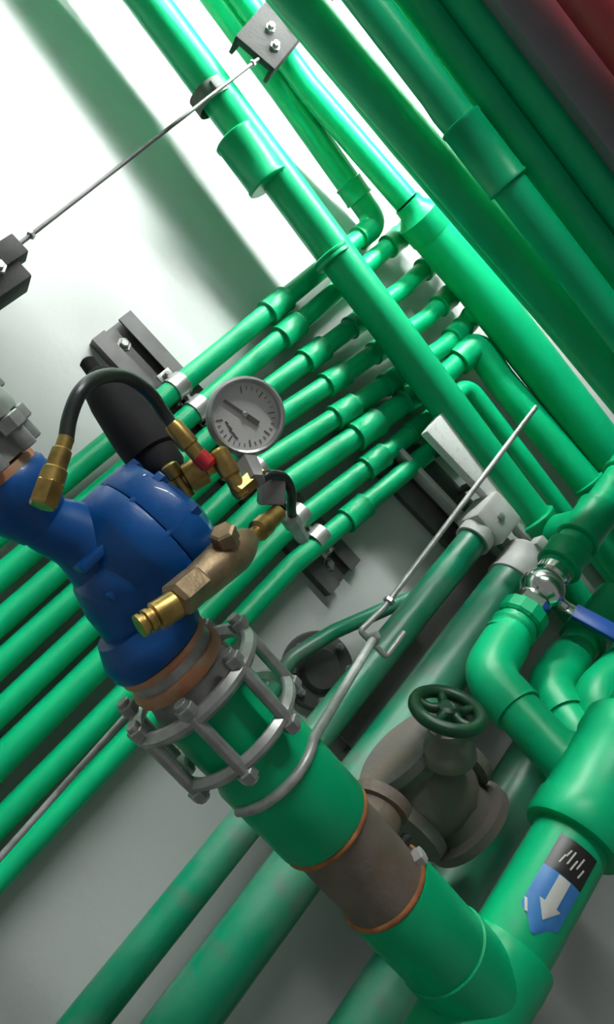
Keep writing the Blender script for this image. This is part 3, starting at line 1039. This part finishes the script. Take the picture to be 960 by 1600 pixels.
# left brass fitting and the looped hose
a, b = P(66, 792, .56), P(104, 684, .56)
t = base(a, 'brass_fitting', 'brass hose fitting on the left shoulder of the blue valve', 'fitting')
nipple(t, a, along(a, b, .36), [(0, 20), (.08, 24), (.9, 24), (1, 20)], n=6, name='hex', sharp=20)
nipple(t, along(a, b, .32), b, [(0, 21), (.3, 20), (.34, 17), (.72, 16), (.76, 13), (1, 13)], name='barb')
t = base(b, 'black_hose', 'black rubber hose arching over the black bottle', 'hose')
hp = pts([(103, 690, .56), (109, 652, .56), (126, 612, .56), (155, 590, .55), (195, 588, .53), (232, 612, .51), (258, 648, .50), (276, 676, .50)])
sp_, sr_ = smooth_path(hp, [12.5*mpp(hp[0])]*len(hp), 5)
obj('hose', sweep(sp_, sr_, 18), 'hose', t)
a, b = P(268, 662, .50), P(314, 716, .50)
t = base(b, 'brass_fitting', 'brass hose end with a red tip, beside the black bottle', 'fitting')
nipple(t, a, b, [(0, 13), (.1, 15), (.62, 16), (.66, 13), (1, 13)], name='ferrule')
nipple(t, P(308, 709, .50), P(330, 730, .50), [(0, 9), (.1, 14), (.8, 14), (1, 9)], 'red', name='red_tip')
# pilot block cluster
t = base(P(262, 772, .47), 'pilot_block', 'brass pilot block with side ports below the black bottle', 'fitting')
a, b = P(252, 772, .47), P(338, 722, .49)
nipple(t, a, b, [(0, 14), (.05, 20), (.28, 20), (.3, 15), (.45, 15), (.48, 24), (.78, 24), (.8, 15), (1, 14)], name='block')
a, b = P(262, 726, .48), P(296, 778, .48)
nipple(t, a, b, [(0, 11), (.06, 15), (.4, 15), (.42, 11), (1, 11)], name='port')
nipple(t, P(238, 760, .47), P(262, 792, .47), [(0, 8), (.1, 11), (.9, 11), (1, 8)], n=6, name='plug', sharp=20)
a, b = P(338, 702, .50), P(380, 774, .50)
t = base(b, 'brass_fitting', 'brass elbow fitting leading to the pressure gauge stem', 'fitting')
nipple(t, a, b, [(0, 11), (.06, 16), (.55, 17), (.6, 13), (1, 13)], name='nipple')
nipple(t, P(368, 772, .50), P(408, 738, .50), [(0, 12), (.1, 16), (.6, 16), (.65, 13), (1, 13)], n=6, name='hex', sharp=20)
# lower bronze strainer
a, b = P(216, 980, .54), P(284, 938, .54)
t = base(a, 'bronze_strainer', 'bronze strainer fitting with brass ends screwed into the blue valve', 'fitting')
nipple(t, a, b, [(0, 14), (.02, 20), (.1, 20), (.12, 16), (.18, 16), (.2, 21), (.28, 21), (.3, 18), (.36, 18), (.4, 24), (.86, 24), (.92, 18), (1, 18)], n=18, name='nipple')
a, b = P(272, 942, .54), P(312, 908, .53)
nipple(t, a, b, [(0, 24), (.1, 31), (.9, 31), (1, 26)], 'bronze', n=6, name='hex', sharp=20)
a, b = P(298, 922, .53), P(388, 842, .50)
nipple(t, a, b, [(0, 24), (.1, 29), (.5, 33), (.72, 35), (.85, 30), (1, 20)], 'bronze', n=24, name='body')
a, b = P(352, 862, .52), P(352, 822, .53)
nipple(t, P(366, 868, .515), P(346, 828, .53), [(0, 20), (.5, 18), (.55, 22), (.95, 22), (1, 17)], 'bronze', n=6, name='cap', sharp=20)
a, b = P(378, 852, .50), P(437, 800, .48)
nipple(t, a, b, [(0, 14), (.15, 15), (.3, 11), (.38, 11), (.42, 18), (.62, 18), (.65, 15), (.95, 15), (1, 11)], n=18, name='tail')
# black bottle-like pilot body
a, b = P(146, 578, .43), P(262, 742, .45)
t = base(b, 'black_bottle', 'matt black bottle shaped pilot body under the arching hose', 'valve')
L = (b-a).length
k = mpp(a)
obj('body', lathe(a, b-a, [(0, 8*k), (L*.04, 22*k), (L*.12, 34*k), (L*.28, 40*k), (L*.62, 44*k), (L*.80, 43*k), (L*.82, 37*k), (L*.95, 36*k), (L, 30*k)], 32), 'blackplastic', t)
obj('cap', lathe(P(134, 562, .43), b-a, [(0, 8*k), (.002, 13*k), (.014, 13*k), (.016, 8*k), (.03, 8*k)], 16), 'blackplastic', t)
# pressure gauge
gc = P(386, 650, .50)
k = mpp(gc)
gn = (TOCAM + CR*.30 + CU*-.02).normalized()
t = base(gc-CU*.04, 'pressure_gauge', 'round steel pressure gauge with a white dial in front of wall pipes', 'gauge')
RG = 60*k
gu = (CU-gn*CU.dot(gn)).normalized()
gr = gu.cross(gn)
back = gc-gn*.030
obj('case', lathe(back, gn, [(0, RG*.80), (.003, RG*.92), (.024, RG*.94), (.024, RG*.5)], 44), 'greysteel', t)
obj('bezel', lathe(gc-gn*.008, gn, [(0, RG*.93), (0, RG*1.02), (.004, RG*1.06), (.009, RG*1.03), (.011, RG*.96), (.010, RG*.90), (.003, RG*.90)], 48, ring=True), 'steel', t)
dl = obj('dial', lathe(gc-gn*.006, gn, [(0, RG*.90), (.0012, RG*.90)], 44), 'dial', t)
def face(x_, y_, h=.0): return gc-gn*(.0045-h)+gr*(x_*RG)+gu*(y_*RG)
for i in range(25):
    a_ = math.radians(225-270*i/24-125)
    big = i % 4 == 0
    d2 = V3((math.cos(a_), math.sin(a_), 0))
    ra_, rb2 = (.62 if big else .70), .80
    a, b = face(d2.x*ra_, d2.y*ra_), face(d2.x*rb2, d2.y*rb2)
    ax = (b-a).normalized()
    obj('tick', box((a+b)/2, ax, gn.cross(ax), gn, (b-a).length/2, RG*(.014 if big else .008), .0003), 'print', dl)
for (x_, y_, ln) in ((-.42, -.30, .16), (-.36, -.42, .20), (-.26, -.54, .14), (-.50, -.18, .10)):
    c = face(x_, y_)
    ax = (gr*.72-gu*.70).normalized()
    obj('print_line', box(c, ax, gn.cross(ax), gn, RG*ln*.5, RG*.022, .0003), 'print', dl)
nd = (gr*.80-gu*.50).normalized()
c0 = face(-.03, .05, .001)
obj('needle', join(box(c0-nd*RG*.25, nd, gn.cross(nd), gn, RG*.40, RG*.040, .0004), box(c0+nd*RG*.22, nd, gn.cross(nd), gn, RG*.22, RG*.07, .0004)), 'needle', t)
obj('needle_hub', lathe(c0-gn*.0005, gn, [(0, RG*.08), (.0015, RG*.08), (.0022, RG*.05)], 18), 'steel', t)
obj('glass', lathe(gc+gn*.0005, gn, [(0, RG*.92), (.0010, RG*.92)], 40), 'glass', t)
sa, sb = gc-gn*.016-gu*RG*.9, P(401, 752, .505)
obj('stem', lathe(sa, sb-sa, [(0, 12*k), ((sb-sa).length*.3, 12*k), ((sb-sa).length*.35, 19*k), ((sb-sa).length*.8, 19*k), ((sb-sa).length, 14*k)], 6), 'greysteel', t, 20)
# small dark hose and its clip
hp = pts([(404, 752, .50), (422, 742, .50), (444, 746, .49), (456, 770, .48), (456, 800, .46), (464, 838, .42)])
t = base(hp[-1], 'short_hose', 'short black hose loop under the gauge, beside the brass tail', 'hose')
sp_, sr_ = smooth_path(hp, [8*mpp(hp[0])]*len(hp), 5)
obj('hose', sweep(sp_, sr_, 16), 'hose', t)
a = P(405, 756, .50)
obj('block', box(P(424, 768, .48), gr, gu, gn, 20*k, 22*k, .010, .003), 'greysteel', t)
a, b = P(450, 806, .455), P(474, 842, .43)
nipple(t, a, b, [(0, 11), (.1, 14), (.4, 14), (.45, 11), (1, 11)], 'steel', n=6, name='clip', sharp=20)
